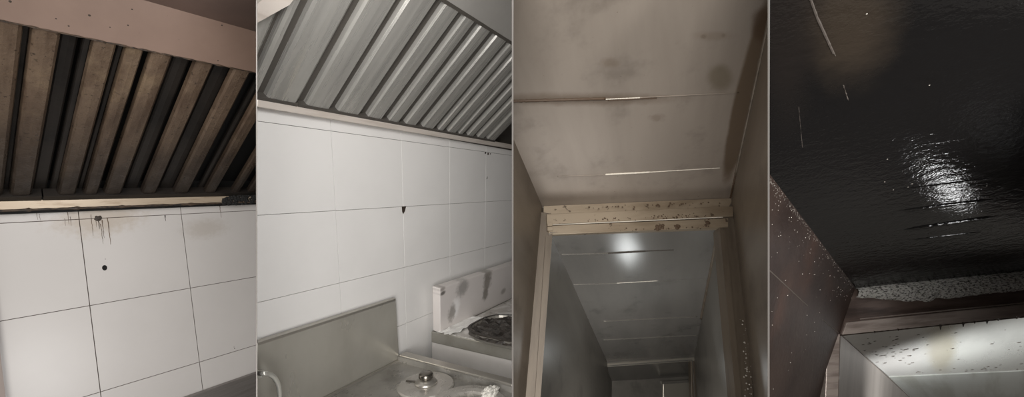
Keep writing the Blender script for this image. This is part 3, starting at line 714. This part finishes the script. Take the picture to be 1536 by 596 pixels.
m4wet = Mat('wet_grease_strip', (222, 220, 214), .2, .2, .6).blot((60, 56, 52), 150, .50, .60, .85, streak(X4, U4, .6, 1.3)).bump(130, 1.0, .02, streak(X4, U4, .6, 1.3), 4).m  # pale base with dark blots paints in the sheen of wet grease
m4c = Mat('clean_duct', (208, 208, 203), .26, .55).blot((186, 186, 182), 1, .4, .7, .6, streak(D4, X4, 2, 8))
FCp = None
Q4 = Plane(C4.hit(1283, 432), X4, U4)
Bp = Q4.hit(1283, 432); Ap = Q4.hit(1259, 501)
eT = lambda x: 432 - .1067 * (x - 1283)        # flange upper edge
eB = lambda x: 503 - .1 * (x - 1262)           # flange lower edge
dirty = thing('duct_section', Bp - U4 * .9, 'near duct section coated with black wet grease', 'duct')
LB = (1283, 432)
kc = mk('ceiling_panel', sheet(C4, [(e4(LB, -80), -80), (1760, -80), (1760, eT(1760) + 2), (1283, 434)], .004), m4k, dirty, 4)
WL4 = Plane(Bp, D4, Bp - Ap)
ks = mk('side_panel', sheet(WL4, [(e4(LB, 190), 190), (1283, 432), (1259, 501), (1246, 640), (1100, 640), (1090, 190)], .004), m4w, dirty, 4)
LA = (1259, 501)
P = [C4.hit(e4(LB, 150), 150), C4.hit(1700, 150), C4.hit(1700, eT(1700)), Bp]
mk('bottom_panel', solid([p - U4 * 1.0 for p in P], V((0, 0, -.004))), m4w, dirty, 4)
P = [C4.hit(1700, 20), C4.hit(1700, eT(1700))]
mk('side_panel', solid([P[0], P[1], P[1] - U4 * 1.0, P[0] - U4 * 1.0], V((.004, 0, 0))), m4w, dirty, 4)
def tube_px(pl, P, r, n=40, jig=0, seed=0, lift=.0):
    pts = []
    for i in range(n + 1):
        t = i / n * (len(P) - 1); k = min(int(t), len(P) - 2); f = t - k
        x = P[k][0] + (P[k + 1][0] - P[k][0]) * f; y = P[k][1] + (P[k + 1][1] - P[k][1]) * f
        pts.append(pl.hit(x + jig * NZ.noise(V((i * .8, seed, 1))), y) + pl.n * lift)
    return tube(bmesh.new(), pts, [r * (1 + .45 * NZ.noise(V((i * .9, seed, 4)))) for i in range(n + 1)], 7)
m4seam = Mat('pale_seam', (112, 104, 98), .4, .3).m
m4grit = Mat('wet_grit', (128, 120, 114), .2, .3, .6).blot((60, 54, 50), 60, .45, .6, .9).m
mk('side_seam', tube_px(WL4, [(e4(LA, 395), 395), (1211, 459)], .0018, 30, .3, 2), m4seam, ks, 4)
mk('side_seam', tube_px(WL4, [(1234, 480), (1258, 500)], .0016, 14, .2, 3), m4seam, ks, 4)
mk('ceiling_seam', tube_px(C4, [(1205, -30), (1226, 28), (1250, 80)], .0022, 30, .4, 5), m4seam, kc, 4)
mk('ceiling_seam', tube_px(C4, [(1228, 28), (1253, 84)], .001, 20, .3, 6), m4seam, kc, 4)
mk('ceiling_seam', tube_px(C4, [(1265, 128), (1272, 150)], .0010, 12, .8, 7), m4grit, kc, 4)
mk('grease_trickle', tube_px(C4, [(1198, 160), (1203, 215), (1203.5, 221)], .0005, 14, .2, 8), m4grit, kc, 4)
# transverse folds in the black ceiling that catch the lamp
def rib4(x0, y0, x1, y1, wd, ht, n=40, seed=0):
    bm = bmesh.new(); rows = []
    prof = [(-.5, -.001), (-.36, .45), (-.15, .9), (.1, 1.0), (.32, .6), (.5, -.001)]
    for i in range(n + 1):
        t = i / n; p = C4.hit(x0 + (x1 - x0) * t, y0 + (y1 - y0) * t)
        k = min(1, 6 * t, 6 * (1 - t)) * (1 + .25 * NZ.noise(V((i * .5, seed, 3))))
        rows.append([bm.verts.new(p + D4 * wd * a * max(k, .05) + C4.n * (b * ht * max(k, .05) - .0006)) for a, b in prof])
    for A_, B_ in zip(rows, rows[1:]):
        for q in range(len(prof) - 1): bm.faces.new((A_[q], A_[q + 1], B_[q + 1], B_[q]))
        bm.faces.new((A_[-1], A_[0], B_[0], B_[-1]))
    bm.faces.new(rows[0]); bm.faces.new(rows[-1][::-1])
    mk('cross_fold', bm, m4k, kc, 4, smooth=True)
for i, f_ in enumerate(((1366, 219, 1462, 206, .012, .0011), (1345, 285, 1500, 266, .016, .0022), (1340, 318, 1500, 298, .03, .0026), (1350, 346, 1500, 324, .034, .0040), (1360, 361, 1480, 347, .016, .0022))): rib4(*f_, seed=i)
# grit along the edge between ceiling and side
rd = random.Random(77); bm = bmesh.new()
for k in range(420):
    y = rd.uniform(225, 430); x = e4(LB, y); o_ = abs(rd.gauss(0, 1.0)); t = (y - 225) / 205
    p = WL4.hit(x - 1 - o_ * (5 - 3 * t), y + o_ * 2); drop(bm, p, WL4.n, rd.uniform(.0006, .0022 + .001 * (1 - t)))
mk('edge_grit', bm, m4grit, ks, 4, kind='stuff', smooth=True)
bm = bmesh.new()
for k in range(110):
    y = rd.uniform(270, 590); x = rd.uniform(1155, min(1250, e4(LB, min(y, 430)) - 2))
    if rd.random() < .55: x = e4(LB, min(y, 430)) - abs(rd.gauss(0, 22)); y = min(y, 430) + rd.random() * 25
    if x < 1155: continue
    drop(bm, WL4.hit(x, y), WL4.n, rd.uniform(.0006, .0020))
mk('grease_beads', bm, m_bead, dirty, 4, kind='stuff', smooth=True)
bm = bmesh.new()
for x, y in ((1300, 21), (1331, 239), (1327, 273), (1394, 128), (1340, 285), (1480, 279), (1368, 276), (1362, 281), (1366, 283)): drop(bm, C4.hit(x, y), C4.n, .0016)
mk('grease_beads', bm, m_bead, dirty, 4, kind='stuff', smooth=True)
# flange: wet strip, recessed web, lower lip, left jamb
flg = thing('duct_flange', Ap - U4 * .5, 'brown flange frame with a wet glistening grease strip', 'flange')
R = 1760
mk('web', sheet(Q4, [(1281, 434), (R, eT(R)), (R, eB(R)), (1259, 503)], .03), m4b, flg, 4)
nx, ny = 150, 12; bm = bmesh.new(); gv = {}
for i in range(nx + 1):
    for j in range(ny + 1):
        x = 1284 + (R - 1284) * i / nx; t = j / ny
        wd = 14 + 17 * min(1, (x - 1284) / 90)
        y = eT(x) + .6 + wd * t * (1 + .12 * NZ.noise(V((x * .06, 4, 0))))
        hgt = .016 * math.sin(min(1, t * 1.05) * math.pi) ** .7 + .0045 * NZ.noise(V((x * .11, t * 5, 2))) + .0035 * NZ.noise(V((x * .3, t * 12, 5))) if 0 < j < ny else -.002
        gv[i, j] = bm.verts.new(Q4.hit(x, y) + Q4.n * hgt)
for i in range(nx):
    for j in range(ny): bm.faces.new((gv[i, j], gv[i + 1, j], gv[i + 1, j + 1], gv[i, j + 1]))
mk('grease_strip', bm, m4wet, flg, 4, smooth=True, label='glistening strip of wet grease')
eR = lambda x: eB(x) - 21.5 + .002 * (x - 1262)
mk('ridge', tube_px(Q4, [(1290, eR(1290)), (R, eR(R))], .0022, 60, 0, 3, .001), m4l, flg, 4)
mk('lower_lip', sheet(Q4, [(1268, eR(1268) + 3), (R, eR(R) + 1), (R, eB(R)), (1261, 503)], .03, .008), m4l, flg, 4, bevel=.002)
mk('dark_edge', tube_px(Q4, [(1258, eB(1258)), (R, eB(R))], .0026, 120, .5, 9, .006), m_dirt, flg, 4)
mk('jamb', sheet(Q4, [(1240, 492), (1259, 502), (1256, 660), (1234, 660)], .03, .006), m4l, flg, 4, bevel=.002)
mk('jamb_edge', tube_px(Q4, [(1258, 506), (1255.5, 600), (1255, 650)], .0016, 40, .4, 6, .007), m4seam, flg, 4)
for x, l in ((1408, 7), (1442, 6), (1477.5, 5), (1459, 2.5), (1494, 2), (1522, 2), (1345, 2), (1310, 2)):
    p = Q4.hit(x, eB(x) - 1) + Q4.n * .007; q_ = Q4.hit(x, eB(x) + l) + Q4.n * .007
    mk('hanging_drip', tube(bmesh.new(), [p, p.lerp(q_, .35), p.lerp(q_, .8), q_], [.006, .003, .0015, .0006], 7), m_dirt, flg, 4)
# clean section beyond
C4f = Plane(Q4.hit(1400, eB(1400)), D4, X4)
spot3(m4c, C4f, 1412, 525, 20, 34, (160, 150, 124), .5, .6, .6, 30)
spot3(m4c, C4f, 1330, 535, 60, 30, (176, 170, 168), .7, .6, .6, 20)
m4c = m4c.m
m4c2 = Mat('clean_duct_next', (196, 198, 194), .28, .55).blot((168, 168, 160), 1, .42, .62, .8, streak(D4, X4, .6, 10)).m
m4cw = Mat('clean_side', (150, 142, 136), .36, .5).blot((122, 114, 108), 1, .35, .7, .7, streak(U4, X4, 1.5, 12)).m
cl = thing('duct_section', Ap - U4 * .5 + D4 * .2, 'bright clean steel duct section beyond the brown flange', 'duct')
LC = (1262, 503); yb_ = lambda x: 561 - .045 * (x - 1430)
xm = e4(LC, 568)
mk('ceiling_panel', sheet(C4f, [LC, (R, eB(R)), (R, yb_(R)), (xm, yb_(xm))], .004), m4c, cl, 4)
mk('ceiling_panel', sheet(C4f, [(xm, yb_(xm)), (R, yb_(R)), (R, 640), (e4(LC, 640), 640)], .004, .003), m4c2, cl, 4)
a = C4f.hit(*LC); b = C4f.hit(e4(LC, 640), 640)
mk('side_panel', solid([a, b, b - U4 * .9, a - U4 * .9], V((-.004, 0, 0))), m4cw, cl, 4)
mk('corner_seam', tube_px(C4f, [(1263, 504), (e4(LC, 636), 636)], .0026, 50, .15, 5), m4seam, cl, 4)
bm = bmesh.new(); rd = random.Random(5)
for k in range(90):
    if k < 55: x = rd.gauss(1335, 26); y = rd.gauss(531, 13)
    elif k < 75: x = rd.uniform(1375, 1536); y = yb_(x) - abs(rd.gauss(0, 5)) - 2
    else: x = rd.uniform(1270, 1536); y = rd.uniform(495, 545)
    if y < eB(x) + 4 or x < e4(LC, y) + 5: continue
    drop(bm, C4f.hit(x, y), C4f.n, rd.uniform(.0018, .0052), X4, 1.9, .4)
mk('grease_drops', bm, m_dirt, cl, 4, kind='stuff', smooth=True, label='dark grease drops on the clean steel')

# ------------------------------------------------------------------ work lamps placed where their reflections fall, and unseen fills added in the ducts
def mirror_lamp(name, pl, x, y, dist, size, power, col=(1, 1, 1), size_y=None):
    p = pl.hit(x, y); d = p.normalized(); r = d - pl.n * 2 * d.dot(pl.n)
    return area(name, p + r * dist, p, size, power, col, size_y)
mirror_lamp('work_lamp_wet_duct', C3m, 940, 372, .55, .09, .16, (.9, .96, 1))
area('fill_duct_floor', C3m.hit(950, 430) - U3 * .85, C3m.hit(950, 470), .4, 2.9, (1, .975, .95))  # unseen fill added to lift the middle duct
mirror_lamp('work_lamp_black_duct', C4, 1425, 285, .6, .05, .13, (1, 1, 1))
area('fill_black_duct', (.8, .15, -.3), (1.7, 1.6, -.45), .3, 8, (1, .97, .93))  # unseen fill added near the camera for flange and side wall
lc_ = area('fill_clean_duct', C4f.hit(1440, 500) - U4 * .55 + D4 * .10, C4f.hit(1470, 535), .35, 9.0, (.97, 1, 1))  # unseen fill added to brighten the clean section
lc_.data.spread = math.radians(120)
